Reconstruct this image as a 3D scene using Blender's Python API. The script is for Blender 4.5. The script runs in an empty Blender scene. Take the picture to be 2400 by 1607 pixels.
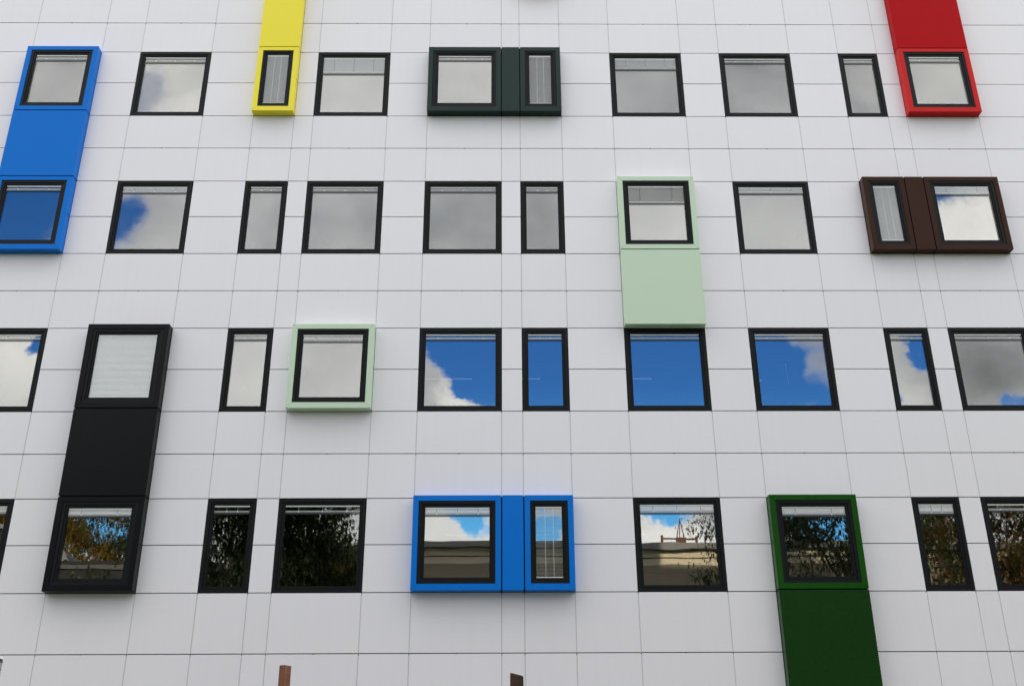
import bpy, math, random
from mathutils import Matrix, Vector, noise as mnoise
random.seed(7)
R = math.radians
sc = bpy.context.scene
col = sc.collection

# ------------------------------------------------------------------ camera
Z0 = 4.404                       # height of the lowest visible joint line above the ground
CAM = Vector((-0.0065, -20.787, Z0 - 2.754))
pi_, ya, ro = 0.42058, 0.01134, -0.00523
fw = Vector((math.sin(ya)*math.cos(pi_), math.cos(ya)*math.cos(pi_), math.sin(pi_)))
rt = Vector((math.cos(ya), -math.sin(ya), 0))
up = rt.cross(fw)
r2 = rt*math.cos(ro) + up*math.sin(ro)
u2 = -rt*math.sin(ro) + up*math.cos(ro)
cd = bpy.data.cameras.new("camera")
cam = bpy.data.objects.new("camera", cd)
col.objects.link(cam)
M = Matrix((r2, u2, -fw)).transposed().to_4x4()
M.translation = CAM
cam.matrix_world = M
cd.sensor_width = 36.0
cd.lens = 36.0*2440.4/2400.0
cd.clip_start = 0.1
cd.clip_end = 3000
sc.camera = cam

# ------------------------------------------------------------------ world: sky with broken cloud
SUN_EL, SUN_AZ = R(20.3), R(0.0)      # the sun stands low behind the office building (+Y)
CLOUD_L = 10.6
HIGH_CLOUD = 3.0
SKY_TINT = (0.28, 0.71, 1.33)
world = bpy.data.worlds.new("World")
sc.world = world
world.use_nodes = True
nt = world.node_tree
nt.nodes.clear()
def N(tree, typ, **kw):
    n = tree.nodes.new(typ)
    for k, v in kw.items():
        setattr(n, k, v)
    return n
def link(tree, a, b):
    tree.links.new(a, b)
def mth(tree, op, a, b=None, c=None, clamp=False):
    n = N(tree, "ShaderNodeMath", operation=op)
    n.use_clamp = clamp
    for i, v in enumerate((a, b, c)):
        if v is None: continue
        if isinstance(v, (int, float)): n.inputs[i].default_value = v
        else: link(tree, v, n.inputs[i])
    return n.outputs[0]
sky = N(nt, "ShaderNodeTexSky", sky_type='NISHITA')
sky.sun_disc = False
sky.sun_elevation = SUN_EL
sky.sun_rotation = SUN_AZ
sky.air_density = 1.0; sky.dust_density = 0.3; sky.ozone_density = 1.5
tc = N(nt, "ShaderNodeTexCoord")
sep = N(nt, "ShaderNodeSeparateXYZ"); link(nt, tc.outputs["Generated"], sep.inputs[0])
ay = mth(nt, 'MAXIMUM', mth(nt, 'ABSOLUTE', sep.outputs[1]), 0.12)
U = mth(nt, 'DIVIDE', sep.outputs[0], ay)
V = mth(nt, 'DIVIDE', sep.outputs[2], ay)
cmb = N(nt, "ShaderNodeCombineXYZ"); link(nt, U, cmb.inputs[0]); link(nt, V, cmb.inputs[1])
def nz(vec, scale, detail, rough=0.55, off=(0, 0, 0), dist=0.0, sx=1.0, sy=1.0):
    mp = N(nt, "ShaderNodeMapping"); link(nt, vec, mp.inputs[0])
    mp.inputs["Location"].default_value = off
    mp.inputs["Scale"].default_value = (sx, sy, 1)
    n = N(nt, "ShaderNodeTexNoise"); link(nt, mp.outputs[0], n.inputs["Vector"])
    n.inputs["Scale"].default_value = scale; n.inputs["Detail"].default_value = detail
    n.inputs["Roughness"].default_value = rough; n.inputs["Distortion"].default_value = dist
    return n.outputs[0]
# warp so that the openings between the clouds get ragged edges
wx = nz(cmb.outputs[0], 9, 7, 0.62)
wy = nz(cmb.outputs[0], 9, 7, 0.62, (5.2, 1.3, 0))
wc = N(nt, "ShaderNodeCombineXYZ")
link(nt, mth(nt, 'MULTIPLY_ADD', mth(nt, 'SUBTRACT', wx, 0.5), 0.12, U), wc.inputs[0])
link(nt, mth(nt, 'MULTIPLY_ADD', mth(nt, 'SUBTRACT', wy, 0.5), 0.09, V), wc.inputs[1])
CLEAR = [(0.123, 0.425, 0.215, 0.08, 1.5), (0.347, 0.4, 0.044, 0.044, 0.6), (0.445, 0.446, 0.017, 0.031, 1.1), (0.412, 0.388, 0.012, 0.011, 0.8), (0.535, 0.377, 0.019, 0.009, 0.75), (-0.482, 0.454, 0.015, 0.015, 0.95), (-0.534, 0.605, 0.071, 0.07, 1.2), (-0.425, 0.581, 0.034, 0.041, 1.0), (-0.417, 0.777, 0.023, 0.034, 0.5), (0.505, 0.634, 0.025, 0.014, 0.95), (-0.036, 0.26, 0.024, 0.017, 1.0), (0.165, 0.262, 0.026, 0.015, 1.0), (0.324, 0.254, 0.052, 0.034, 1.1), (-0.378, 0.266, 0.046, 0.037, 1.2), (0.042, 0.25, 0.018, 0.016, 0.95)]
CLOUD = [(-0.088, 0.361, 0.038, 0.064, 1.6), (-0.035, 0.359, 0.041, 0.026, 1.5), (0.35, 0.454, 0.054, 0.043, 0.5), (0.329, 0.41, 0.022, 0.019, 0.35)]
BRIGHT = [(0.52, 0.782, 0.097, 0.103, 0.2), (-0.389, 0.774, 0.085, 0.082, 0.3), (-0.187, 0.762, 0.06, 0.069, 0.15), (-0.043, 0.787, 0.056, 0.07, 0.1), (0.521, 0.595, 0.081, 0.062, 0.5), (0.178, 0.594, 0.057, 0.05, 0.12), (-0.187, 0.605, 0.071, 0.068, -0.12), (-0.021, 0.605, 0.105, 0.074, -0.22), (0.154, 0.769, 0.066, 0.069, -0.14), (0.31, 0.769, 0.086, 0.076, -0.16), (0.432, 0.77, 0.046, 0.07, -0.12), (0.288, 0.6, 0.062, 0.068, 0.05), (-0.277, 0.42, 0.057, 0.064, 0.12), (-0.175, 0.42, 0.058, 0.064, 0.03), (0.349, 0.449, 0.054, 0.05, -0.22), (-0.5, 0.411, 0.053, 0.063, 0.28), (-0.044, 0.38, 0.026, 0.016, 0.35), (-0.084, 0.41, 0.027, 0.034, -0.15), (0.508, 0.424, 0.076, 0.055, -0.3), (0.41, 0.377, 0.035, 0.028, 0.1), (0.155, 0.231, 0.124, 0.021, 0.35), (-0.052, 0.24, 0.062, 0.025, 0.3), (-0.384, 0.594, 0.052, 0.05, -0.1)]
def field(blobs, vec):
    acc = None
    for (u, v, ru, rv, w) in blobs:
        mp = N(nt, "ShaderNodeMapping"); link(nt, vec, mp.inputs[0])
        ru *= 1.35; rv *= 1.35
        mp.inputs["Scale"].default_value = (1/ru, 1/rv, 0)
        mp.inputs["Location"].default_value = (-u/ru, -v/rv, 0)
        ln = N(nt, "ShaderNodeVectorMath", operation='LENGTH'); link(nt, mp.outputs[0], ln.inputs[0])
        mr = N(nt, "ShaderNodeMapRange", interpolation_type='SMOOTHSTEP'); link(nt, ln.outputs["Value"], mr.inputs[0])
        mr.inputs[1].default_value = 1.15; mr.inputs[2].default_value = 0.35
        mr.inputs[3].default_value = 0; mr.inputs[4].default_value = w
        acc = mr.outputs[0] if acc is None else mth(nt, 'ADD', acc, mr.outputs[0])
    return acc
cov = mth(nt, 'SUBTRACT', 1.0, mth(nt, 'MINIMUM', field(CLEAR, wc.outputs[0]), 1.15))
cov = mth(nt, 'ADD', cov, field(CLOUD, wc.outputs[0]))
fine = nz(cmb.outputs[0], 22, 9, 0.6, (1, 2, 0))
cov = mth(nt, 'MULTIPLY_ADD', mth(nt, 'SUBTRACT', fine, 0.5), 0.6, cov)
mr = N(nt, "ShaderNodeMapRange", interpolation_type='SMOOTHSTEP'); link(nt, cov, mr.inputs[0])
mr.inputs[1].default_value = 0.12; mr.inputs[2].default_value = 0.72
mr2 = N(nt, "ShaderNodeMapRange", interpolation_type='SMOOTHSTEP'); link(nt, cov, mr2.inputs[0])
mr2.inputs[1].default_value = -0.12; mr2.inputs[2].default_value = 1.12
vs = N(nt, "ShaderNodeMapRange", interpolation_type='SMOOTHSTEP'); link(nt, V, vs.inputs[0])      # higher cloud is thinner, with softer edges
vs.inputs[1].default_value = 0.44; vs.inputs[2].default_value = 0.58
mm = N(nt, "ShaderNodeMix", data_type='FLOAT'); link(nt, vs.outputs[0], mm.inputs[0])
link(nt, mr.outputs[0], mm.inputs[2]); link(nt, mr2.outputs[0], mm.inputs[3])
mask = mm.outputs[0]
bl = mth(nt, 'ADD', field(BRIGHT, wc.outputs[0]), 0.68)
big = nz(cmb.outputs[0], 7, 8, 0.55, (3, 7, 0))
bl = mth(nt, 'MULTIPLY_ADD', mth(nt, 'SUBTRACT', big, 0.5), 0.72, bl)
# thin cloud rims next to the blue are brighter
rim = mth(nt, 'MULTIPLY', mth(nt, 'SUBTRACT', 1.0, mask), 0.25)
bl = mth(nt, 'ADD', bl, rim)
ccol = N(nt, "ShaderNodeMix", data_type='RGBA')
link(nt, mth(nt, 'MULTIPLY_ADD', bl, 1.6, -0.8, clamp=True), ccol.inputs[0])
ccol.inputs[6].default_value = (0.96, 0.98, 1.02, 1); ccol.inputs[7].default_value = (1.01, 0.995, 0.96, 1)
csc = N(nt, "ShaderNodeVectorMath", operation='SCALE'); link(nt, ccol.outputs[2], csc.inputs[0])
hi = N(nt, "ShaderNodeMapRange", interpolation_type='SMOOTHSTEP'); link(nt, V, hi.inputs[0])   # the cloud deck is brightest overhead
hi.inputs[1].default_value = 0.85; hi.inputs[2].default_value = 2.6; hi.inputs[3].default_value = 1.0; hi.inputs[4].default_value = HIGH_CLOUD
link(nt, mth(nt, 'MULTIPLY', mth(nt, 'MULTIPLY', bl, hi.outputs[0]), CLOUD_L), csc.inputs["Scale"])
tint = N(nt, "ShaderNodeVectorMath", operation='MULTIPLY'); link(nt, sky.outputs[0], tint.inputs[0])
tlow = N(nt, "ShaderNodeMapRange", data_type='FLOAT_VECTOR')      # the blue pales towards the horizon
vv = N(nt, "ShaderNodeCombineXYZ")
for q in range(3): link(nt, V, vv.inputs[q])
link(nt, vv.outputs[0], tlow.inputs["Vector"])
tlow.inputs[7].default_value = (0.22, 0.22, 0.22); tlow.inputs[8].default_value = (0.40, 0.40, 0.40)
tlow.inputs[9].default_value = (0.60, 1.45, 1.85); tlow.inputs[10].default_value = SKY_TINT
link(nt, tlow.outputs["Vector"], tint.inputs[1])
mx = N(nt, "ShaderNodeMix", data_type='RGBA')
link(nt, mask, mx.inputs[0]); link(nt, tint.outputs[0], mx.inputs[6]); link(nt, csc.outputs[0], mx.inputs[7])
bg = N(nt, "ShaderNodeBackground"); bg.inputs[1].default_value = 0.15
link(nt, mx.outputs[2], bg.inputs[0])
wo = N(nt, "ShaderNodeOutputWorld"); link(nt, bg.outputs[0], wo.inputs[0])

# ------------------------------------------------------------------ sun
sl = bpy.data.lights.new("sun", 'SUN')
sl.energy = 5.0; sl.angle = R(0.5); sl.color = (1.0, 0.88, 0.70)
so = bpy.data.objects.new("sun", sl); col.objects.link(so)
sd = Vector((math.sin(SUN_AZ)*math.cos(SUN_EL), math.cos(SUN_AZ)*math.cos(SUN_EL), math.sin(SUN_EL)))
so.rotation_euler = sd.to_track_quat('Z', 'Y').to_euler()
so.location = (0, 60, 60)

# ------------------------------------------------------------------ exposure
sc.view_settings.view_transform = 'Standard'
sc.view_settings.look = 'None'
sc.view_settings.exposure = 0.20
sc.view_settings.gamma = 1.0
sc.cycles.max_bounces = 8
sc.cycles.transparent_max_bounces = 12
sc.cycles.use_denoising = True
sc.cycles.sample_clamp_indirect = 6.0

# ------------------------------------------------------------------ materials
def mat_new(name):
    m = bpy.data.materials.new(name); m.use_nodes = True
    t = m.node_tree; t.nodes.clear()
    o = N(t, "ShaderNodeOutputMaterial"); b = N(t, "ShaderNodeBsdfPrincipled")
    link(t, b.outputs[0], o.inputs[0])
    return m, t, b
def objcoord(t, scale=(1, 1, 1)):
    c = N(t, "ShaderNodeTexCoord"); mp = N(t, "ShaderNodeMapping")
    link(t, c.outputs["Object"], mp.inputs[0]); mp.inputs["Scale"].default_value = scale
    return mp.outputs[0]
def tnoise(t, vec, scale, detail=3, rough=0.5):
    n = N(t, "ShaderNodeTexNoise"); link(t, vec, n.inputs["Vector"])
    n.inputs["Scale"].default_value = scale; n.inputs["Detail"].default_value = detail
    n.inputs["Roughness"].default_value = rough
    return n.outputs[0]
def painted(name, rgb, rough=0.35, spec=0.5, coat=0.0, var=0.04, bump=0.0, bscale=0.9, island=0.0, streak=0.0):
    m, t, b = mat_new(name)
    v = objcoord(t)
    n1 = tnoise(t, v, 1.3, 5, 0.6)
    fac = mth(t, 'MULTIPLY_ADD', mth(t, 'SUBTRACT', n1, 0.5), var, 1.0)
    if island:
        g = N(t, "ShaderNodeNewGeometry")
        fac = mth(t, 'MULTIPLY_ADD', mth(t, 'SUBTRACT', g.outputs["Random Per Island"], 0.5), island, fac)
    if streak:
        n3 = tnoise(t, objcoord(t, (9, 9, 0.35)), 1.0, 6, 0.65)
        mrr = N(t, "ShaderNodeMapRange"); link(t, n3, mrr.inputs[0])
        mrr.inputs[1].default_value = 0.45; mrr.inputs[2].default_value = 0.8
        mrr.inputs[3].default_value = 0; mrr.inputs[4].default_value = -streak
        fac = mth(t, 'ADD', fac, mrr.outputs[0])
    s = N(t, "ShaderNodeVectorMath", operation='SCALE'); s.inputs[0].default_value = rgb[:3]
    link(t, fac, s.inputs["Scale"])
    link(t, s.outputs[0], b.inputs["Base Color"])
    n2 = tnoise(t, v, 3.0, 4, 0.6)
    link(t, mth(t, 'MULTIPLY_ADD', n2, 0.12, rough-0.06), b.inputs["Roughness"])
    b.inputs["Specular IOR Level"].default_value = spec
    b.inputs["Coat Weight"].default_value = coat
    b.inputs["Coat Roughness"].default_value = 0.18
    if bump:
        bp = N(t, "ShaderNodeBump"); bp.inputs["Strength"].default_value = 1.0
        bp.inputs["Distance"].default_value = bump
        link(t, tnoise(t, v, bscale, 2, 0.4), bp.inputs["Height"])
        link(t, bp.outputs[0], b.inputs["Normal"])
        link(t, bp.outputs[0], b.inputs["Coat Normal"])
    return m
MAT = {}
MAT['white'] = painted("white_cladding", (0.792, 0.768, 0.802), 0.42, 0.4, 0, 0.012, 0.0028, 0.7, 0.03, 0.02)
MAT['back'] = painted("joint_backing", (0.06, 0.062, 0.07), 0.7)
MAT['profile'] = painted("grey_joint_profile", (0.56, 0.55, 0.56), 0.5)
MAT['clip'] = painted("black_clip", (0.01, 0.01, 0.01), 0.6)
MAT['frame'] = painted("anthracite_frame", (0.010, 0.011, 0.012), 0.42, 0.12, 0, 0.15, 0.0005, 3)
MAT['sash'] = painted("anthracite_sash", (0.008, 0.009, 0.010), 0.45, 0.12, 0, 0.15)
MAT['gasket'] = painted("black_gasket", (0.004, 0.004, 0.004), 0.7, 0.2)
MAT['blue'] = painted("blue_paint", (0.003, 0.158, 0.60), 0.30, 0.1, 0.0, 0.05, 0.010, 0.7)
MAT['yellow'] = painted("yellow_paint", (0.86, 0.74, 0.045), 0.32, 0.22, 0.0, 0.03, 0.008, 0.7)
MAT['bottle'] = painted("bottle_green_paint", (0.012, 0.030, 0.024), 0.36, 0.18, 0.0, 0.06, 0.006, 0.8)
MAT['mint'] = painted("pale_green_paint", (0.54, 0.67, 0.51), 0.34, 0.2, 0.0, 0.03, 0.008, 0.7)
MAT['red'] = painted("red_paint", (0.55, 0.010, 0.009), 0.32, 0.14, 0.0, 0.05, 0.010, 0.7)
MAT['brown'] = painted("brown_paint", (0.040, 0.016, 0.010), 0.18, 0.09, 0.0, 0.06, 0.016, 1.1)
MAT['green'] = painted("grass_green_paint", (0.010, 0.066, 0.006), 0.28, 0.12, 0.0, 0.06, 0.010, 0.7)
MAT['greenshaded'] = painted("green_panel_sheen_shade", (0.009, 0.041, 0.007), 0.28, 0.14, 0.0, 0.06, 0.010, 0.7)  # surround green, darkened: the flat panel's weaker sheen is painted in
MAT['redshaded'] = painted("red_panel_sheen_shade", (0.42, 0.004, 0.007), 0.32, 0.05, 0.0, 0.05, 0.010, 0.7)  # surround red with the panel's duller sheen put into the base colour
MAT['black'] = painted("black_paint", (0.0055, 0.0055, 0.007), 0.34, 0.12, 0.0, 0.08, 0.010, 0.7)
MAT['pink'] = painted("pink_paint", (0.65, 0.05, 0.16), 0.32, 0.22, 0.0, 0.04)
MAT['blindwhite'] = painted("white_blind", (0.92, 0.92, 0.90), 0.5)
MAT['slat'] = painted("aluminium_slat", (0.86, 0.87, 0.88), 0.4)
MAT['stack'] = painted("slat_stack", (0.26, 0.28, 0.30), 0.5)
MAT['rail'] = painted("shade_dark_bottom_rail", (0.05, 0.05, 0.05), 0.5)  # rail colour darkened to stand for its shaded, mirrored underside
MAT['ceil'] = painted("office_ceiling", (0.10, 0.10, 0.10), 0.8)
MAT['carpet'] = painted("office_carpet", (0.03, 0.032, 0.035), 0.9)
MAT['coping'] = painted("parapet_coping", (0.35, 0.36, 0.38), 0.4)
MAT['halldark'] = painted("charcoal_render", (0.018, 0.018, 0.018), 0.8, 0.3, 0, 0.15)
MAT['hall'] = painted("buff_render", (0.24, 0.205, 0.155), 0.8, 0.3, 0, 0.12, 0.003, 4, 0, 0.12)
MAT['cream'] = painted("cream_fascia_and_sunlit_strip", (0.62, 0.54, 0.40), 0.7, 0.3, 0, 0.08)
MAT['fascia'] = painted("grey_fascia", (0.15, 0.15, 0.145), 0.6)
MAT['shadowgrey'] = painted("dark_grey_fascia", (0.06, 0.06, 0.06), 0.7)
MAT['rust'] = painted("rusty_steel", (0.10, 0.045, 0.025), 0.7, 0.3, 0, 0.5)
MAT['asphalt'] = painted("asphalt", (0.05, 0.05, 0.052), 0.9, 0.2, 0, 0.3)
MAT['paving'] = painted("concrete_paving", (0.13, 0.125, 0.12), 0.85, 0.3, 0, 0.2)
MAT['kerb'] = painted("kerb_stone", (0.33, 0.32, 0.31), 0.8, 0.3, 0, 0.15)
MAT['grass'] = painted("mown_grass", (0.045, 0.075, 0.02), 0.95, 0.1, 0, 0.6)
MAT['lampgrey'] = painted("grey_pole", (0.30, 0.30, 0.31), 0.6, 0.3, 0, 0.7)
MAT['lampcap'] = painted("white_cap", (0.75, 0.75, 0.74), 0.5)
MAT['lampdark'] = painted("dark_lamp_collar", (0.03, 0.025, 0.03), 0.5)

def glass_mat(name, refl, fres, tcol):
    m = bpy.data.materials.new(name); m.use_nodes = True
    t = m.node_tree; t.nodes.clear()
    o = N(t, "ShaderNodeOutputMaterial")
    tr = N(t, "ShaderNodeBsdfTransparent"); tr.inputs[0].default_value = (*tcol, 1)
    gl = N(t, "ShaderNodeBsdfGlossy"); gl.inputs["Roughness"].default_value = 0.0
    gl.inputs["Color"].default_value = (1.0, 0.985, 0.96, 1)
    # a trace of roller-wave in the panes
    bp = N(t, "ShaderNodeBump"); bp.inputs["Strength"].default_value = 1.0
    bp.inputs["Distance"].default_value = 0.00028
    link(t, tnoise(t, objcoord(t, (1, 1, 2.2)), 1.6, 1, 0.3), bp.inputs["Height"])
    link(t, bp.outputs[0], gl.inputs["Normal"])
    lw = N(t, "ShaderNodeLayerWeight"); lw.inputs[0].default_value = 0.35
    f = mth(t, 'MULTIPLY_ADD', lw.outputs["Fresnel"], fres, refl)
    mx = N(t, "ShaderNodeMixShader"); link(t, f, mx.inputs[0])
    link(t, tr.outputs[0], mx.inputs[1]); link(t, gl.outputs[0], mx.inputs[2]); link(t, mx.outputs[0], o.inputs[0])
    return m
GLASS_R = 0.34
MAT['glass'] = glass_mat("coated_glass", GLASS_R, 0.4, (0.62, 0.66, 0.65))
MAT['clear'] = glass_mat("clear_outer_glass", 0.045, 0.25, (0.98, 0.99, 0.985))

def emis(name, rgb, s):
    m, t, b = mat_new(name)
    b.inputs["Base Color"].default_value = (*rgb, 1)
    b.inputs["Emission Color"].default_value = (*rgb, 1); b.inputs["Emission Strength"].default_value = s
    return m
MAT['tube'] = emis("ceiling_tube", (1.0, 0.97, 0.9), 0.20)

def wood(name, c1, c2):
    m, t, b = mat_new(name)
    v = objcoord(t, (14, 14, 0.9))
    n = tnoise(t, v, 2.0, 8, 0.65)
    n2 = tnoise(t, objcoord(t, (3, 3, 6)), 3.0, 5, 0.6)
    r = N(t, "ShaderNodeValToRGB"); link(t, mth(t, 'MULTIPLY_ADD', n2, 0.5, mth(t, 'MULTIPLY', n, 0.6)), r.inputs[0])
    r.color_ramp.elements[0].position = 0.38; r.color_ramp.elements[0].color = (*c1, 1)
    r.color_ramp.elements[1].position = 0.68; r.color_ramp.elements[1].color = (*c2, 1)
    link(t, r.outputs[0], b.inputs["Base Color"]); b.inputs["Roughness"].default_value = 0.8
    bp = N(t, "ShaderNodeBump"); bp.inputs["Distance"].default_value = 0.004; link(t, n, bp.inputs["Height"])
    link(t, bp.outputs[0], b.inputs["Normal"])
    return m
MAT['wood_red'] = wood("reddish_stained_timber", (0.075, 0.026, 0.014), (0.30, 0.11, 0.05))
MAT['wood_dark'] = wood("dark_weathered_timber", (0.018, 0.012, 0.009), (0.10, 0.045, 0.032))
MAT['bark'] = wood("tree_bark", (0.02, 0.015, 0.01), (0.09, 0.07, 0.05))
def leafmat(name, cols):
    m, t, b = mat_new(name)
    g = N(t, "ShaderNodeNewGeometry")
    n = tnoise(t, objcoord(t), 0.55, 3, 0.6)
    r = N(t, "ShaderNodeValToRGB")
    link(t, mth(t, 'MULTIPLY_ADD', g.outputs["Random Per Island"], 0.45, mth(t, 'MULTIPLY', n, 0.62)), r.inputs[0])
    e = r.color_ramp.elements
    while len(e) < len(cols): e.new(0.5)
    for i, c in enumerate(cols):
        e[i].position = 0.22 + 0.55*i/(len(cols)-1); e[i].color = (*c, 1)
    link(t, r.outputs[0], b.inputs["Base Color"]); b.inputs["Roughness"].default_value = 0.6
    tl = N(t, "ShaderNodeBsdfTranslucent"); link(t, r.outputs[0], tl.inputs[0])
    mxs = N(t, "ShaderNodeMixShader"); mxs.inputs[0].default_value = 0.35
    o = [x for x in t.nodes if x.bl_idname == "ShaderNodeOutputMaterial"][0]
    link(t, b.outputs[0], mxs.inputs[1]); link(t, tl.outputs[0], mxs.inputs[2]); link(t, mxs.outputs[0], o.inputs[0])
    return m
MAT['leafgreen'] = leafmat("dark_green_leaves", [(0.015, 0.026, 0.008), (0.033, 0.05, 0.013), (0.06, 0.078, 0.022)])
MAT['leafmix'] = leafmat("turning_leaves", [(0.04, 0.06, 0.012), (0.13, 0.12, 0.02), (0.32, 0.13, 0.02)])
MAT['leafred'] = leafmat("rust_and_green_leaves", [(0.03, 0.05, 0.012), (0.07, 0.08, 0.02), (0.22, 0.05, 0.015)])

# ------------------------------------------------------------------ mesh helpers
class MB:
    def __init__(s): s.v = []; s.f = []; s.m = []; s.mats = []
    def mi(s, name):
        if name not in s.mats: s.mats.append(name)
        return s.mats.index(name)
    def face(s, pts, m):
        b = len(s.v); s.v += [tuple(p) for p in pts]; s.f.append(tuple(range(b, b+len(pts)))); s.m.append(s.mi(m))
    def hexa(s, p, m):      # p: 8 points, bottom 4 (ccw from above) then top 4
        b = len(s.v); s.v += [tuple(q) for q in p]
        for f in ((3, 2, 1, 0), (4, 5, 6, 7), (0, 1, 5, 4), (1, 2, 6, 5), (2, 3, 7, 6), (3, 0, 4, 7)):
            s.f.append(tuple(b+i for i in f)); s.m.append(s.mi(m))
    def box(s, x0, x1, y0, y1, z0, z1, m):
        s.hexa([(x0, y0, z0), (x1, y0, z0), (x1, y1, z0), (x0, y1, z0), (x0, y0, z1), (x1, y0, z1), (x1, y1, z1), (x0, y1, z1)], m)
    def prism(s, poly, y0, y1, m):     # poly in xz, counter-clockwise seen from -Y
        n = len(poly); b = len(s.v)
        s.v += [(x, y0, z) for x, z in poly] + [(x, y1, z) for x, z in poly]
        s.f.append(tuple(b+i for i in range(n))); s.m.append(s.mi(m))
        s.f.append(tuple(b+n+i for i in reversed(range(n)))); s.m.append(s.mi(m))
        for i in range(n):
            j = (i+1) % n
            s.f.append((b+i, b+n+i, b+n+j, b+j)); s.m.append(s.mi(m))
    def ring(s, x0, x1, z0, z1, w, y0, y1, m, wb=None, gap=0.0, wt=None):
        wb = w if wb is None else wb; wt = w if wt is None else wt
        g = gap
        a, b_, c, d = (x0, z0), (x1, z0), (x1, z1), (x0, z1)
        A, B, C, D = (x0+w, z0+wb), (x1-w, z0+wb), (x1-w, z1-wt), (x0+w, z1-wt)
        s.prism([(a[0]+g, a[1]), (b_[0]-g, b_[1]), (B[0]-g, B[1]), (A[0]+g, A[1])], y0, y1, m)
        s.prism([(b_[0], b_[1]+g), (c[0], c[1]-g), (C[0], C[1]-g), (B[0], B[1]+g)], y0, y1, m)
        s.prism([(c[0]-g, c[1]), (d[0]+g, d[1]), (D[0]+g, D[1]), (C[0]-g, C[1])], y0, y1, m)
        s.prism([(d[0], d[1]-g), (a[0], a[1]+g), (A[0], A[1]+g), (D[0], D[1]-g)], y0, y1, m)
    def tube(s, p0, p1, r0, r1, m, n=7):
        p0 = Vector(p0); p1 = Vector(p1); d = (p1-p0).normalized()
        a = d.orthogonal().normalized(); c = d.cross(a)
        b = len(s.v)
        for p, r in ((p0, r0), (p1, r1)):
            for i in range(n):
                t = 2*math.pi*i/n
                s.v.append(tuple(p + a*math.cos(t)*r + c*math.sin(t)*r))
        for i in range(n):
            j = (i+1) % n
            s.f.append((b+i, b+j, b+n+j, b+n+i)); s.m.append(s.mi(m))
        s.f.append(tuple(b+i for i in reversed(range(n)))); s.m.append(s.mi(m))
        s.f.append(tuple(b+n+i for i in range(n))); s.m.append(s.mi(m))
    def build(s, name, parent=None, loc=(0, 0, 0)):
        me = bpy.data.meshes.new(name)
        me.from_pydata([(x-loc[0], y-loc[1], z-loc[2]) for x, y, z in s.v], [], s.f)
        for m in s.mats: me.materials.append(MAT[m])
        me.polygons.foreach_set("material_index", s.m)
        me.update()
        o = bpy.data.objects.new(name, me); o.location = loc
        col.objects.link(o)
        if parent: o.parent = parent
        return o
def empty(name, loc=(0, 0, 0)):
    o = bpy.data.objects.new(name, None); o.location = loc; o.empty_display_size = 0.3
    col.objects.link(o); return o
def tag(o, label=None, cat=None, group=None, kind=None):
    if label: o["label"] = label
    if cat: o["category"] = cat
    if group: o["group"] = group
    if kind: o["kind"] = kind
    return o

# ------------------------------------------------------------------ the facade grid (metres)
XS = [-11.676, -9.939, -8.968, -7.213, -5.992, -5.005, -4.544, -2.764, -1.79, 0.001, 0.45, 1.451, 2.699, 4.477, 5.44, 7.214, 8.43, 9.409, 9.858, 11.611]
ZS = [-0.003, 1.159, 2.11, 3.066, 4.022, 4.961, 5.925, 6.904, 7.826, 8.768, 9.736, 10.7, 11.624, 12.558, 13.533, 14.473, 15.39]
TYPES = "W A W G N S W A W S N G W A W G N S W".split()
OFF = 4                                        # extra columns left of the picture
XS = [XS[0]-1.22-1.0-0.46-1.78, XS[0]-1.22-1.0-0.46, XS[0]-1.22-1.0, XS[0]-1.22] + XS + [XS[-1]+1.9, XS[-1]+2.9, XS[-1]+3.36, XS[-1]+5.14]
TYPES = ["W", "S", "N", "G"] + TYPES + ["G", "N", "S", "W"]
ZS = [z+Z0 for z in ZS]
ZLOW = [0.35, 1.30, 2.27, 3.33]                # storey below the picture
ZS = ZLOW + ZS + [ZS[-1]+1.02, ZS[-1]+1.98, ZS[-1]+2.94, ZS[-1]+3.8, ZS[-1]+4.75]
ZO = len(ZLOW)                                 # index of the joint line h0
def zi(k): return ZS[k+ZO]
def xi(k): return XS[k+OFF]
XL, XR, ZT = XS[0], XS[-1], ZS[-1]
ROWS = {1: 13, 2: 9, 3: 5, 4: 1, 0: 17}        # row -> index of the joint under its windows
win_cols = [k-OFF for k, t in enumerate(TYPES) if t in "WN"]

# coloured boxes: (colour, column, first joint, last joint, is window)
D = 0.215
BOXES = []
def ringbox(c, colm, z): BOXES.append((c, colm, z, z+2, True))
def panbox(c, colm, z, z1): BOXES.append((c, colm, z, z1, False))
ringbox('blue', 0, 13); panbox('blue', 0, 11, 13); ringbox('blue', 0, 9)
ringbox('yellow', 4, 13); panbox('yellow', 4, 15, 17); ringbox('yellow', 4, 17)
ringbox('bottle', 8, 13); panbox('bottle', 9, 13, 15); ringbox('bottle', 10, 13)
ringbox('red', 18, 13); panbox('red', 18, 15, 17); ringbox('red', 18, 17)
ringbox('mint', 12, 9); panbox('mint', 12, 7, 9)
ringbox('brown', 16, 9); panbox('brown', 17, 9, 11); ringbox('brown', 18, 9)
ringbox('black', 2, 5); panbox('black', 2, 3, 5); ringbox('black', 2, 1)
ringbox('mint', 6, 5)
ringbox('blue', 8, 1); panbox('blue', 9, 1, 3); ringbox('blue', 10, 1)
ringbox('green', 14, 1); panbox('green', 14, -1, 1); panbox('green', 14, -3, -1)
ringbox('pink', 10, 17)
boxed = {(c, z): colr for colr, c, z, z1, w in BOXES if w}
covered = set()
for colr, c, z, z1, w in BOXES:
    for k in range(z, z1): covered.add((c, k))
windows = set()
for row, z in ROWS.items():
    for c in win_cols:
        windows.add((c, z)); covered.add((c, z)); covered.add((c, z+1))

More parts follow.
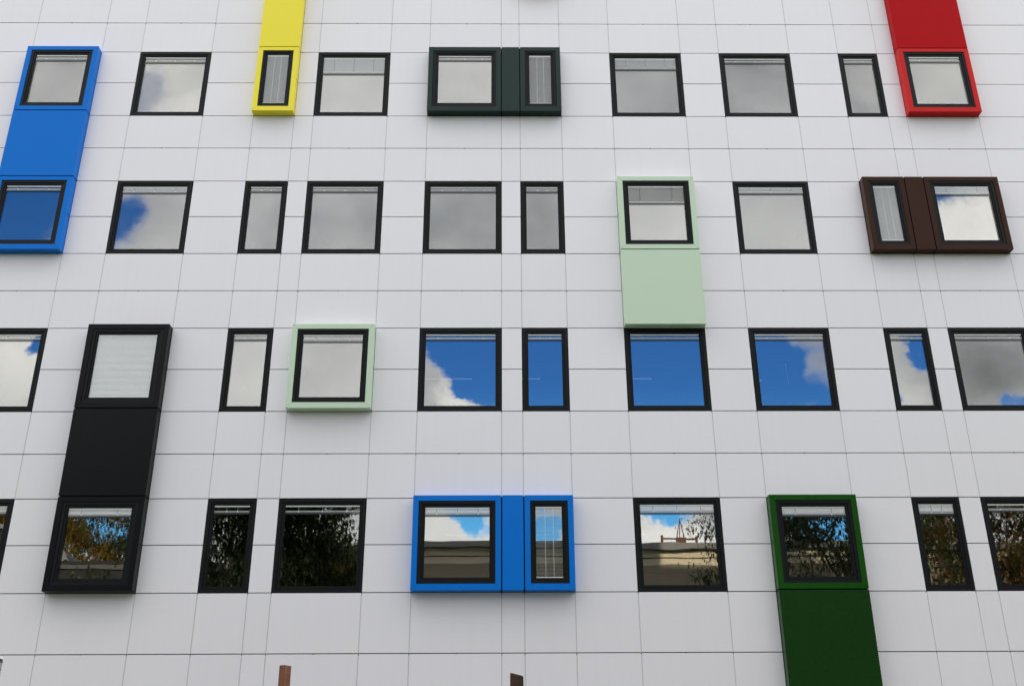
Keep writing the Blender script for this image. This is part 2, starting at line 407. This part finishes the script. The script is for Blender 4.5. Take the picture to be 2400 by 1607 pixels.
office = tag(empty("office_building", (0, 0, 0)),
             "office building clad in white panels with dark square windows, some framed by coloured projecting boxes", "building")

# cladding: every panel is its own slab with open joints
G = 0.0090
cl = MB(); bk = MB(); pr = bk
ncol = len(XS)-1; nrow = len(ZS)-1
for i in range(ncol):
    for j in range(nrow):
        c, k = i-OFF, j-ZO
        x0, x1, z0, z1 = XS[i], XS[i+1], ZS[j], ZS[j+1]
        isw = any((c, k-s) in windows for s in (0, 1))
        if not isw:
            bk.box(x0, x1, 0.055, 0.34, z0, z1, 'back')
        if (c, k) in covered: continue
        e = [random.uniform(-0.0016, 0.0016) for _ in range(4)]
        a, b_, cc, d = x0+G, x1-G, z0+G, z1-G
        cl.hexa([(a, e[0], cc), (b_, e[1], cc), (b_, 0.02, cc), (a, 0.02, cc), (a, e[2], d), (b_, e[3], d), (b_, 0.02, d), (a, 0.02, d)], 'white')
cl.build("cladding", office)
# vertical profiles behind the upright joints, stopping short under every level joint
for i in range(1, ncol):
    for j in range(nrow):
        c, k = i-OFF, j-ZO
        if (c, k) in covered and (c-1, k) in covered: continue
        if (c, k) in covered or (c-1, k) in covered:
            continue
        x = XS[i]
        pr.box(x-G+0.0005, x+G-0.0005, 0.004, 0.05, ZS[j]+0.004, ZS[j+1]-0.034, 'profile')
for i in range(ncol):                          # fixing clips in the middle of the wide spandrel panels
    if TYPES[i] != 'W': continue
    for k in (0, 4, 8, 12, 16):
        if (i-OFF, k) in covered: continue
        x = (XS[i]+XS[i+1])/2+random.uniform(-.03, .03)
        pr.box(x-0.012, x+0.012, -0.0035, 0.01, zi(k)-0.014, zi(k)+0.004, 'clip')
# body of the building behind the cladding
bk.box(XL, XL+0.3, 0.34, 14, 0.0, ZT, 'back'); bk.box(XR-0.3, XR, 0.34, 14, 0.0, ZT, 'back')
bk.box(XL, XR, 14, 14.3, 0.0, ZT, 'back')
bk.box(XL, XR, 0.345, 14, ZT-0.2, ZT, 'back')
bk.box(XL, XR, 0.055, 0.34, 0.0, ZS[0], 'back')
bk.build("wall", office)
for xx, sgn in ((XL, -1), (XR, 1)):
    sd_ = MB()
    y = 0.03
    while y < 14:
        for j in range(nrow):
            sd_.box(xx if sgn > 0 else xx-0.02, xx+0.02 if sgn > 0 else xx, y, min(y+1.7, 14.3)-0.012, ZS[j]+G, ZS[j+1]-G, 'white')
        y += 1.7
    sd_.build("side_cladding", office)
pl = MB(); pl.box(XL-0.01, XR+0.01, -0.01, 0.05, 0.0, ZS[0]-0.004, 'coping'); pl.build("plinth", office)
cp = MB(); cp.box(XL-0.05, XR+0.05, -0.05, 0.5, ZT+0.003, ZT+0.12, 'coping'); cp.build("coping", office)
ph = MB(); ph.box(XL+1.0, 8.2, 2.5, 12, ZT+0.003, ZT+3.2, 'coping'); ph.build("plant_room", office)

# interiors: dark rooms behind the glass
it = MB()
for row, z in ROWS.items():
    zc = zi(z+2)+0.28; zf = zi(z)-0.75
    it.box(XL+0.31, XR-0.31, 0.345, 9.0, zc, zc+0.05, 'ceil')
    it.box(XL+0.31, XR-0.31, 0.345, 9.0, zf-0.05, zf, 'carpet')
    it.box(XL+0.31, XR-0.31, 9.0, 9.1, zf, zc, 'ceil')
    for c in range(-4, 23):
        if c in (-2, 1, 3, 5, 7, 11, 13, 15, 17, 21):
            xm = (xi(c)+xi(c+1))/2
            it.box(xm-0.06, xm+0.06, 0.345, 6.5, zf+0.001, zc-0.001, 'ceil')
it.build("interior", office)
def tubes(row, x0, x1, y, dotted=False):
    z = zi(ROWS[row]+2)+0.28
    b = MB()
    if dotted:                       # louvred lamp: one toothed strip
        n = int((x1-x0)/0.085)
        P = [(x0, z-0.012), ]
        for q in range(n):
            a_ = x0+q*0.085
            P += [(a_, z-0.05), (a_+0.045, z-0.05), (a_+0.045, z-0.016), (a_+0.085, z-0.016)]
        P += [(x0+n*0.085, z-0.012)]
        b.prism(P, y, y+0.03, 'tube')
    else:
        b.box(x0, x1, y, y+0.015, z-0.03, z-0.01, 'tube')
    b.build("ceiling_light", office)
tubes(3, -1.9, -0.75, 3.6); tubes(3, 0.42, 0.98, 3.6); tubes(3, 2.95, 3.8, 3.6)
tubes(3, 5.95, 6.65, 3.7, True); tubes(3, 10.75, 11.3, 3.7, True)
tubes(4, -1.35, -0.6, 4.2); tubes(4, 2.95, 3.5, 4.2); tubes(4, 7.3, 8.5, 6.2, True)
b = MB(); b.tube((6.235, 0.16, 5.62+Z0), (6.215, 0.16, 6.12+Z0), 0.005, 0.005, 'blindwhite', 6); b.build("pull_cord", office)

# ------------------------------------------------------------------ windows
def blind_mesh(x0, x1, z0, z1, y, drop, style, narrow):
    """x0..z1 the visible glass; drop = how far the slats hang (m)."""
    b = MB()
    g = 0.004
    b.box(x0+g, x1-g, y, y+0.020, z1-0.036, z1-0.002, 'blindwhite')          # head rail
    w = x1-x0
    if narrow: cx = [x0+w*0.36, x0+w*0.66]
    elif w < 1.3: cx = [x0+w*0.21, x0+w*0.78]
    else: cx = [x0+w*0.18, x0+w*0.5, x0+w*0.82]
    z = z1-0.040
    if style == 'full':
        zb = z0+0.022
    else:
        zb = z1-0.135-drop
    pitch = 0.027
    zz = z
    zslat_end = zb+0.052 if style != 'full' else zb+0.012
    if drop > 0.03 or style == 'full':
        ang = {'closed': R(68), 'full_closed': R(68), 'open': R(18)}.get('closed')
        hw = 0.0135
        tilt = STYLE_ANG
        while zz > zslat_end:
            dy, dz = min(hw*math.cos(tilt), 0.0088), hw*math.sin(tilt)
            yc = y+0.0105; zc = zz-0.012
            # outer edge low, inner edge high: its upper face turns to the sky
            b.face([(x0+g, yc-dy, zc-dz), (x1-g, yc-dy, zc-dz), (x1-g, yc+dy, zc+dz), (x0+g, yc+dy, zc+dz)], 'slat')
            zz -= pitch
        if STYLE_ANG < R(58):
            for c in cx:
                b.box(c-0.0028, c+0.0028, y-0.0025, y-0.001, zb+0.01, z1-0.036, 'blindwhite')
    if style != 'full':
        # gathered slats and bottom rail
        q = zslat_end
        while q > zb+0.012:
            b.box(x0+g, x1-g, y+0.002, y+0.019, q-0.0065, q, 'slat' if int(q*1000) % 3 == 0 else 'stack')
            q -= 0.008
        b.box(x0+g, x1-g, y+0.001, y+0.020, zb-0.020, zb+0.010, 'rail')
        for c in cx:
            b.box(c-0.012, c+0.012, y-0.0028, y-0.0005, zb+0.018, zb+0.044, 'blindwhite')
            b.box(c-0.004, c+0.004, y-0.0025, y-0.0005, zb+0.044, z1-0.036, 'stack')
    else:
        b.box(x0+g, x1-g, y+0.001, y+0.020, zb-0.018, zb, 'blindwhite')
    return b
STYLE_ANG = R(60)
# (col, row) -> (style, drop, slat angle)
BL = {(0, 1): ('s', 0.02, 60), (2, 1): ('s', 0.02, 60), (4, 1): ('full', 0, 57), (6, 1): ('s', 0.36, 66), (8, 1): ('s', 0.0, 60), (10, 1): ('full', 0, 52),
      (12, 1): ('s', 0.21, 62), (14, 1): ('s', 0.0, 60), (16, 1): ('s', 0.0, 60), (18, 1): ('s', 0.015, 60),
      (12, 2): ('s', 0.33, 12), (14, 2): ('s', 0.04, 62), (16, 2): ('full', 0, 55), (18, 2): ('s', 0.09, 66), (2, 2): ('s', 0.035, 62),
      (2, 3): ('full', 0, 74), (0, 3): ('s', 0.0, 60), (6, 3): ('s', 0.03, 62),
      (0, 4): ('s', 0.04, 66), (2, 4): ('s', 0.04, 66), (4, 4): ('s', 0.03, 66), (6, 4): ('s', 0.03, 66), (8, 4): ('s', 0.035, 66), (10, 4): ('full', 0, 1),
      (12, 4): ('s', 0.05, 70), (14, 4): ('s', 0.06, 72), (16, 4): ('s', 0.08, 72), (18, 4): ('s', 0.02, 62)}
def window(c, z, row):
    global STYLE_ANG
    x0, x1, z0, z1 = xi(c), xi(c+1), zi(z), zi(z+2)
    narrow = (x1-x0) < 1.2
    inbox = (c, z) in boxed
    if inbox:
        mX, mT, mB = 0.118, 0.112, 0.125
        x0 += mX; x1 -= mX; z0 += mB; z1 -= mT
        yf = -D+0.014
    else:
        x0 += 0.005; x1 -= 0.005; z0 += 0.005; z1 -= 0.006
        yf = 0.008
    fr = MB()
    f1, f2 = (0.066, 0.060)
    if narrow and inbox: f1, f2 = 0.060, 0.055
    if inbox: fr.ring(x0-0.03, x1+0.03, z0-0.03, z1+0.03, 0.036, yf+0.03, yf+0.09, 'gasket')
    fr.ring(x0+0.003, x1-0.003, z0+0.003, z1-0.003, f1-0.006, yf, yf+0.10, 'frame')
    sl_n = 2 if narrow else 3
    for q in range(sl_n):                        # drainage slots in the sill member
        cx = x0+f1+0.06+(x1-x0-2*f1-0.12)*(q/(sl_n-1))
        fr.box(cx-0.016, cx+0.016, yf-0.0015, yf+0.01, z0+0.026, z0+0.036, 'gasket')
    root = fr.build("window", office)
    s = MB()
    a0, a1, b0, b1 = x0+f1, x1-f1, z0+f1, z1-f1
    s.ring(a0-0.012, a1+0.012, b0-0.012, b1+0.012, 0.02, yf+0.040, yf+0.075, 'gasket')
    s.ring(a0+0.004, a1-0.004, b0+0.004, b1-0.004, f2-0.018, yf+0.014, yf+0.09, 'sash')
    s.ring(a0+f2-0.014, a1-f2+0.014, b0+f2-0.014, b1-f2+0.014, 0.016, yf+0.024, yf+0.09, 'gasket')
    s.build("sash", root)
    g0, g1, h0, h1 = a0+f2, a1-f2, b0+f2, b1-f2
    tx, tz = random.gauss(0, 0.0012), random.gauss(0, 0.0012)
    tz += TILT.get((c, row), 0.0)
    yg = yf+0.058
    hw, hh = (g1-g0)/2, (h1-h0)/2
    gm = MB(); ex = 0.012
    def gy(sx, sz, o=0): return yg+o+sx*hw*tx+sz*hh*tz
    gm.face([(g0-ex, gy(-1, -1), h0-ex), (g1+ex, gy(1, -1), h0-ex), (g1+ex, gy(1, 1), h1+ex), (g0-ex, gy(-1, 1), h1+ex)], 'glass')
    gm.build("glass_pane", root)
    gm = MB()
    gm.face([(g0-ex, gy(-1, -1, -0.030), h0-ex), (g1+ex, gy(1, -1, -0.030), h0-ex), (g1+ex, gy(1, 1, -0.030), h1+ex), (g0-ex, gy(-1, 1, -0.030), h1+ex)], 'clear')
    gm.build("glass_pane", root)
    st = BL.get((c, row), ('s', 0.0, 60))
    STYLE_ANG = R(st[2])
    if row != 0 or c % 3 == 0:
        blind_mesh(g0-0.004, g1+0.004, h0, h1+0.004, yg-0.025, st[1], st[0], narrow).build("blind", root)
TILT = {(12, 4): 0.0016, (8, 4): -0.0006}
for (c, z) in sorted(windows, key=lambda q: (q[1], q[0])):
    row = [r for r, zz in ROWS.items() if zz == z][0]
    window(c, z, row)

# ------------------------------------------------------------------ coloured projecting boxes
NAMES = {'blue': 'bright blue', 'yellow': 'yellow', 'bottle': 'bottle green', 'red': 'red', 'mint': 'pale green', 'brown': 'dark brown', 'black': 'black', 'green': 'grass green', 'pink': 'pink'}
cells = {(c, z): colr for colr, c, z, z1, w in BOXES}
for colr, c, z, z1, w in BOXES:
    x0, x1, za, zb = xi(c), xi(c+1), zi(z), zi(z1)
    b = MB()
    # joints with the neighbouring box of the same colour are open gaps
    gl = 0.013 if any(q[0] == colr and q[1] == c-1 and q[2] == z for q in BOXES) else 0.0
    gr = 0.013 if any(q[0] == colr and q[1] == c+1 and q[2] == z for q in BOXES) else 0.0
    gd = 0.013 if any(q[0] == colr and q[1] == c and q[3] == z for q in BOXES) else 0.0
    gu = 0.013 if any(q[0] == colr and q[1] == c and q[2] == z1 for q in BOXES) else 0.0
    X0, X1, A, B = x0+gl, x1-gr, za+gd, zb-gu
    if w:
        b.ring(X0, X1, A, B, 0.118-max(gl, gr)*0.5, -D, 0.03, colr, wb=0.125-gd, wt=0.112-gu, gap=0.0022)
        # dark core seen through the mitre gaps and joints
        b.ring(x0+0.004+gl, x1-0.004-gr, za+0.004+gd, zb-0.004-gu, 0.105, -D+0.008, 0.028, 'gasket')
        if not gl and not gr: pass
        zm = zi(z+1)
        for xs_, s_ in ((X0, -1), (X1, 1)):
            if (s_ < 0 and gl) or (s_ > 0 and gr): continue
            b.box(xs_-0.0015, xs_+0.0015, -D+0.055, 0.0, zm-0.005, zm+0.005, 'gasket')
        o = b.build("window_surround", office)
        o["label"] = NAMES[colr]+" painted metal window surround"
    else:
        b.box(X0, X1, -D+0.0005, 0.03, A, B, {'green': 'greenshaded', 'red': 'redshaded'}.get(colr, colr))
        if gd or gu or gl or gr:
            b.box(x0-0.012 if gl else x0+0.012, x1+0.012 if gr else x1-0.012, -D+0.035, 0.029, za-0.012 if gd else za+0.014, zb+0.012 if gu else zb-0.014, 'gasket')
        o = b.build("infill_panel", office)
        o["label"] = NAMES[colr]+" painted metal infill panel"

# ------------------------------------------------------------------ ground
gd_ = MB(); gd_.box(-1200, 1200, -1200, 1200, -0.5, -0.004, 'grass'); tag(gd_.build("ground"), kind="structure")
pv = MB(); pv.box(-60, 60, -6.0, 0.04, -0.1, 0.0, 'paving'); tag(pv.build("pavement"), kind="structure")
kb = MB(); kb.box(-60, 60, -6.2, -6.003, -0.1, 0.012, 'kerb'); tag(kb.build("kerb"), kind="structure")
rd = MB(); rd.box(-60, 60, -20.0, -14.0, -0.1, 0.002, 'asphalt'); tag(rd.build("road"), kind="structure")

# ------------------------------------------------------------------ timber posts in front of the facade
def pix(px, py, dist):
    """point seen at photo pixel (px, py), dist metres in front of the camera along Y"""
    d = fw + r2*((px-1200)/2440.4) + u2*(-(py-803.5)/2440.4)
    return CAM + d*(dist/d.y)
def post(px0, px1, py0, py1, dist, depth, mname, label, turn=0.0, slope=0.0):
    a = pix(px0, py0, dist); c = pix(px1, py0, dist)
    w = c.x-a.x; cx = (a.x+c.x)/2; y = a.y; h = a.z
    b = MB(); s = slope
    hw, hd = w/2, depth/2
    bev = w*0.04
    n = 10
    for k in range(n):                        # tapering, slightly crooked shaft
        z0_, z1_ = h*k/n, h*(k+1)/n
        def off(z): return (mnoise.noise((cx, y, z*0.8))*0.006, mnoise.noise((y, cx, z*0.8))*0.006)
        (ox0, oy0), (ox1, oy1) = off(z0_), off(z1_)
        t0, t1 = 1.06-0.06*k/n, 1.06-0.06*(k+1)/n
        last = k == n-1
        P = []
        for (zz, t, ox, oy, top) in ((z0_, t0, ox0, oy0, False), (z1_, t1, ox1, oy1, last)):
            for (sx, sy) in ((-1, -1), (1, -1), (1, 1), (-1, 1)):
                P.append((sx*hw*t+ox, sy*hd*t+oy, zz-(s*(sx+1)/2 if top else 0)))
        b.hexa(P, mname)
    bm_o = b.build("timber_post")
    me = bm_o.data
    import bmesh
    bm = bmesh.new(); bm.from_mesh(me)
    bmesh.ops.remove_doubles(bm, verts=bm.verts, dist=0.0004)
    inner = [f for f in bm.faces if abs(f.normal.z) > 0.9 and 0.02 < f.calc_center_median().z < h-s-0.02]
    bmesh.ops.delete(bm, geom=inner, context='FACES_ONLY')
    long_e = [e for e in bm.edges if abs(e.verts[0].co.z-e.verts[1].co.z) > 0.05 or min(v.co.z for v in e.verts) > h-s-0.02]
    bmesh.ops.bevel(bm, geom=long_e, offset=w*0.05, segments=2, affect='EDGES', clamp_overlap=True)
    bm.to_mesh(me); bm.free()
    bm_o.location = (cx, y, 0); bm_o.rotation_euler = (0, 0, turn)
    tag(bm_o, label, "post", "timber posts at the bottom edge")
    return bm_o
post(661.5, 678, 1559, 1559, 7.6, 0.075, 'wood_red', "slim reddish timber post with a flat top, left of centre at the bottom edge", turn=R(-26))
post(1196, 1227, 1576, 1583, 7.6, 0.055, 'wood_dark', "dark weathered timber post with a slanting cut top below the centre of the facade", slope=0.0235)

# grey post with a white cap, only its edge shows in the bottom left corner
lp = pix(7.0, 1538, 11.0)
base = (lp.x-0.10, lp.y, 0)
pl_ = tag(empty("bollard_light", base), "grey mottled post with dark collar and white cap, cut by the left edge", "lamp post")
h = lp.z
b = MB(); b.tube((0, 0, 0), (0, 0, h-0.055), 0.085, 0.096, 'lampgrey', 20)
for k in range(14): b.tube((0, 0, h-0.12-k*0.05), (0, 0, h-0.125-k*0.05), 0.099, 0.099, 'lampdark', 20)
o = b.build("pole", pl_)
b = MB(); b.tube((0, 0, h-0.054), (0, 0, h-0.024), 0.101, 0.092, 'lampdark', 20); b.build("collar", pl_)
b = MB(); b.tube((0, 0, h-0.023), (0, 0, h), 0.102, 0.100, 'lampcap', 20); b.build("cap", pl_)

# ------------------------------------------------------------------ what the windows mirror: hall and trees behind the camera
hall = tag(empty("hall", (0, -37, 0)), "long flat roofed hall with buff walls and grey fascia, mirrored in the lowest windows", "building")
HY = -32.0+37; HB = -14.0
def hb(name, boxes):
    b = MB()
    for q in boxes: b.box(*q)
    return b.build(name, hall)
hb("wall", [(-14.0, 30, HB, HY, 0.0, 12.92, 'hall'), (-14.0, 30, HB, HY, 12.925, 13.25, 'cream'), (-32, -14.003, HB, HY-0.3, 0.0, 12.75, 'halldark')])  # upper wall strip painted cream to brighten the sunlit patch
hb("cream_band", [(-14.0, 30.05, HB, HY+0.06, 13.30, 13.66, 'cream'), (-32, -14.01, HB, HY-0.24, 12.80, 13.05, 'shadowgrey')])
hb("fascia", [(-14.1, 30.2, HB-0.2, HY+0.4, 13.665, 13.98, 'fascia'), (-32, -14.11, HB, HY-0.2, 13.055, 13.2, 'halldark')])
b = MB()
b.prism([(-34, 13.2), (-22.4, 13.2), (-22.9, 13.9), (-23.6, 14.45), (-34, 16.4)], -8, HY-0.5, 'halldark'); b.build("gable", hall)
b = MB()
for (p, q) in (((-22.4, 13.2), (-22.9, 13.9)), ((-22.9, 13.9), (-23.6, 14.45)), ((-23.6, 14.45), (-34, 16.4))):
    b.prism([(p[0], p[1]), (p[0]+0.25, p[1]+0.12), (q[0]+0.2, q[1]+0.28), (q[0], q[1])], HY-0.75, HY-0.3, 'fascia')
b.build("roof_edge", hall)
hw_ = MB()
for k in range(9):
    x = -10+k*4.4
    hw_.box(x, x+2.2, HY-0.02, HY+0.01, 1.0, 3.6, 'gasket'); 
hw_.build("window", hall)
def vp(px, py, y):              # the point at depth y whose mirror image shows at photo pixel (px, py)
    d = fw + r2*((px-1200)/2440.4) + u2*(-(py-803.5)/2440.4)
    t = (-y-CAM.y)/d.y
    return Vector((CAM.x+d.x*t, y, CAM.z+d.z*t))
fy = -33.5
rf = empty("roof_frame", (0, fy, 0)); tag(rf, "rusty steel frame with rails and a pointed mast on the hall roof", "mast")
P0, P1 = vp(1556, 1258, fy), vp(1610, 1258, fy)
b = MB()
zt, x0_, x1_ = P0.z, P0.x, P1.x+0.6
b.box(x0_-0.06, x0_+0.06, -0.06, 0.06, 13.98, zt+0.1, 'rust'); b.box(x1_-0.06, x1_+0.06, -0.06, 0.06, 13.98, zt+0.05, 'rust')
b.box(x0_, x1_, -0.05, 0.05, zt-0.14, zt-0.05, 'rust'); b.box(x0_, x1_, -0.06, 0.06, 14.12, 14.26, 'rust')
b.build("rail", rf)
b = MB(); T = vp(1597, 1214, fy)
for dx in (-0.28, 0.28): b.tube((T.x+dx, 0, 14.2), (T.x, 0, T.z), 0.035, 0.02, 'rust')
for dy in (-0.4,): b.tube((T.x, dy, 14.0), (T.x, 0, T.z), 0.03, 0.02, 'rust')
b.box(T.x-0.25, T.x+0.25, -0.1, 0.1, 14.26, 14.7, 'rust')
b.build("mast", rf)

def tree_mesh(seed, height, rad, base, nleaf, lmat, lsize, droop=0.2, dens=0.7, nclump=150, low=0.0):
    rnd = random.Random(seed)
    tk = MB(); tips = []
    def grow(p, d, L, r, lev):
        n = 3; q = p
        for s in range(n):
            d = (d + Vector((rnd.gauss(0, .12), rnd.gauss(0, .12), rnd.gauss(0.02, .08)))).normalized()
            q2 = q + d*(L/n)
            tk.tube(q, q2, r*(1-s*0.18), r*(1-(s+1)*0.18), 'bark', 6 if lev < 2 else 4)
            q = q2
            if lev >= 2: tips.append((q.copy(), L))
        if lev < 4:
            for _ in range(3 if lev else 5):
                a = rnd.uniform(0, 2*math.pi); sp = rnd.uniform(0.5, 1.0)
                side = Vector((math.cos(a), math.sin(a), rnd.uniform(-0.15, 0.45)))
                grow(q, (d*0.55+side*sp).normalized(), L*rnd.uniform(0.6, 0.8), r*0.5, lev+1)
    H = height
    tk.tube((0, 0, 0), (0.05, 0.03, base), 0.30, 0.22, 'bark', 10)
    grow(Vector((0.05, 0.03, base)), Vector((0, 0, 1)), (H-base)*0.36, 0.2, 0)
    xs = max(max(abs(t[0].x), abs(t[0].y)) for t in tips); zm = max(t[0].z for t in tips)
    kx = rad/xs; kz = (H-base)/(zm-base)
    tk.v = [(x*(kx if z > base else 1), y*(kx if z > base else 1), base+(z-base)*kz if z > base else z) for x, y, z in tk.v]
    lf = MB()
    tp = [Vector((t.x*kx, t.y*kx, base+(t.z-base)*kz)) for t, _ in tips]
    cl_ = []
    hc = (H-base)/2
    while len(cl_) < nclump:
        q = Vector((rnd.uniform(-1, 1), rnd.uniform(-1, 1), rnd.uniform(-1, 1)))
        if 0.25 < q.length < 1 and mnoise.noise(q*2.3+Vector((seed, 0, 0))) > -0.12 and not (q.z > 0.05 and rnd.random() < low):
            cl_.append(Vector((q.x*rad, q.y*rad, base+hc*0.9+q.z*hc)))
    for _ in range(nleaf):
        if rnd.random() < dens:
            c = rnd.choice(cl_) + Vector((rnd.gauss(0, .42), rnd.gauss(0, .42), rnd.gauss(0, .3)))
        else:
            c = rnd.choice(tp) + Vector((rnd.gauss(0, .3), rnd.gauss(0, .3), rnd.gauss(-droop*0.5, .28)))
        # a spray: a few narrow leaflets hanging from one stalk
        a = rnd.uniform(0, 6.28); st = Vector((math.cos(a), math.sin(a), rnd.uniform(-0.7, 0.1))).normalized()
        sdv = st.cross(Vector((0, 0, 1))).normalized()
        L = lsize*rnd.uniform(0.7, 1.4); w = L*0.17
        tipv = c+st*L
        lf.face([c, c+st*L*0.5+sdv*w, tipv, c+st*L*0.5-sdv*w], lmat)
        dn = (st*0.5+Vector((0, 0, -0.8))).normalized()*L*0.7
        mid = c+st*L*0.4
        lf.face([mid, mid+dn*0.5+sdv*w*0.8, mid+dn, mid+dn*0.5-sdv*w*0.8], lmat)
    return tk, lf
def tree(x, y, args, label):
    root = empty("tree", (x, y, 0)); tag(root, label, "tree", "trees mirrored in the lowest windows")
    tk, lf = tree_mesh(*args)
    tk.build("trunk", root); lf.build("crown", root)
tree(-11.6, -24.0, (3, 17.0, 5.6, 3.2, 56000, 'leafgreen', 0.25, 0.2, 0.8, 380), "dense dark green tree mirrored in the windows beside the black box")
tree(-7.2, -27.0, (5, 13.2, 3.0, 2.6, 13000, 'leafmix', 0.24, 0.2, 0.7, 90), "small yellowing tree in front of the hall wall")
tree(14.4, -24.5, (8, 17.2, 6.6, 4.0, 42000, 'leafgreen', 0.22, 0.2, 0.7, 260, 0.62), "open dark tree whose gaps show blue sky in the green box window")
tree(25.5, -33.0+3.5, (11, 20.5, 6.8, 4.5, 40000, 'leafred', 0.30, 0.2, 0.8, 300), "tall rust and green tree mirrored in the lowest right windows")
tree(-30.0, -50.0, (14, 23.5, 6.8, 7.0, 46000, 'leafmix', 0.32, 0.2, 0.8, 260), "sunlit orange and green tree rising behind the grey gable")
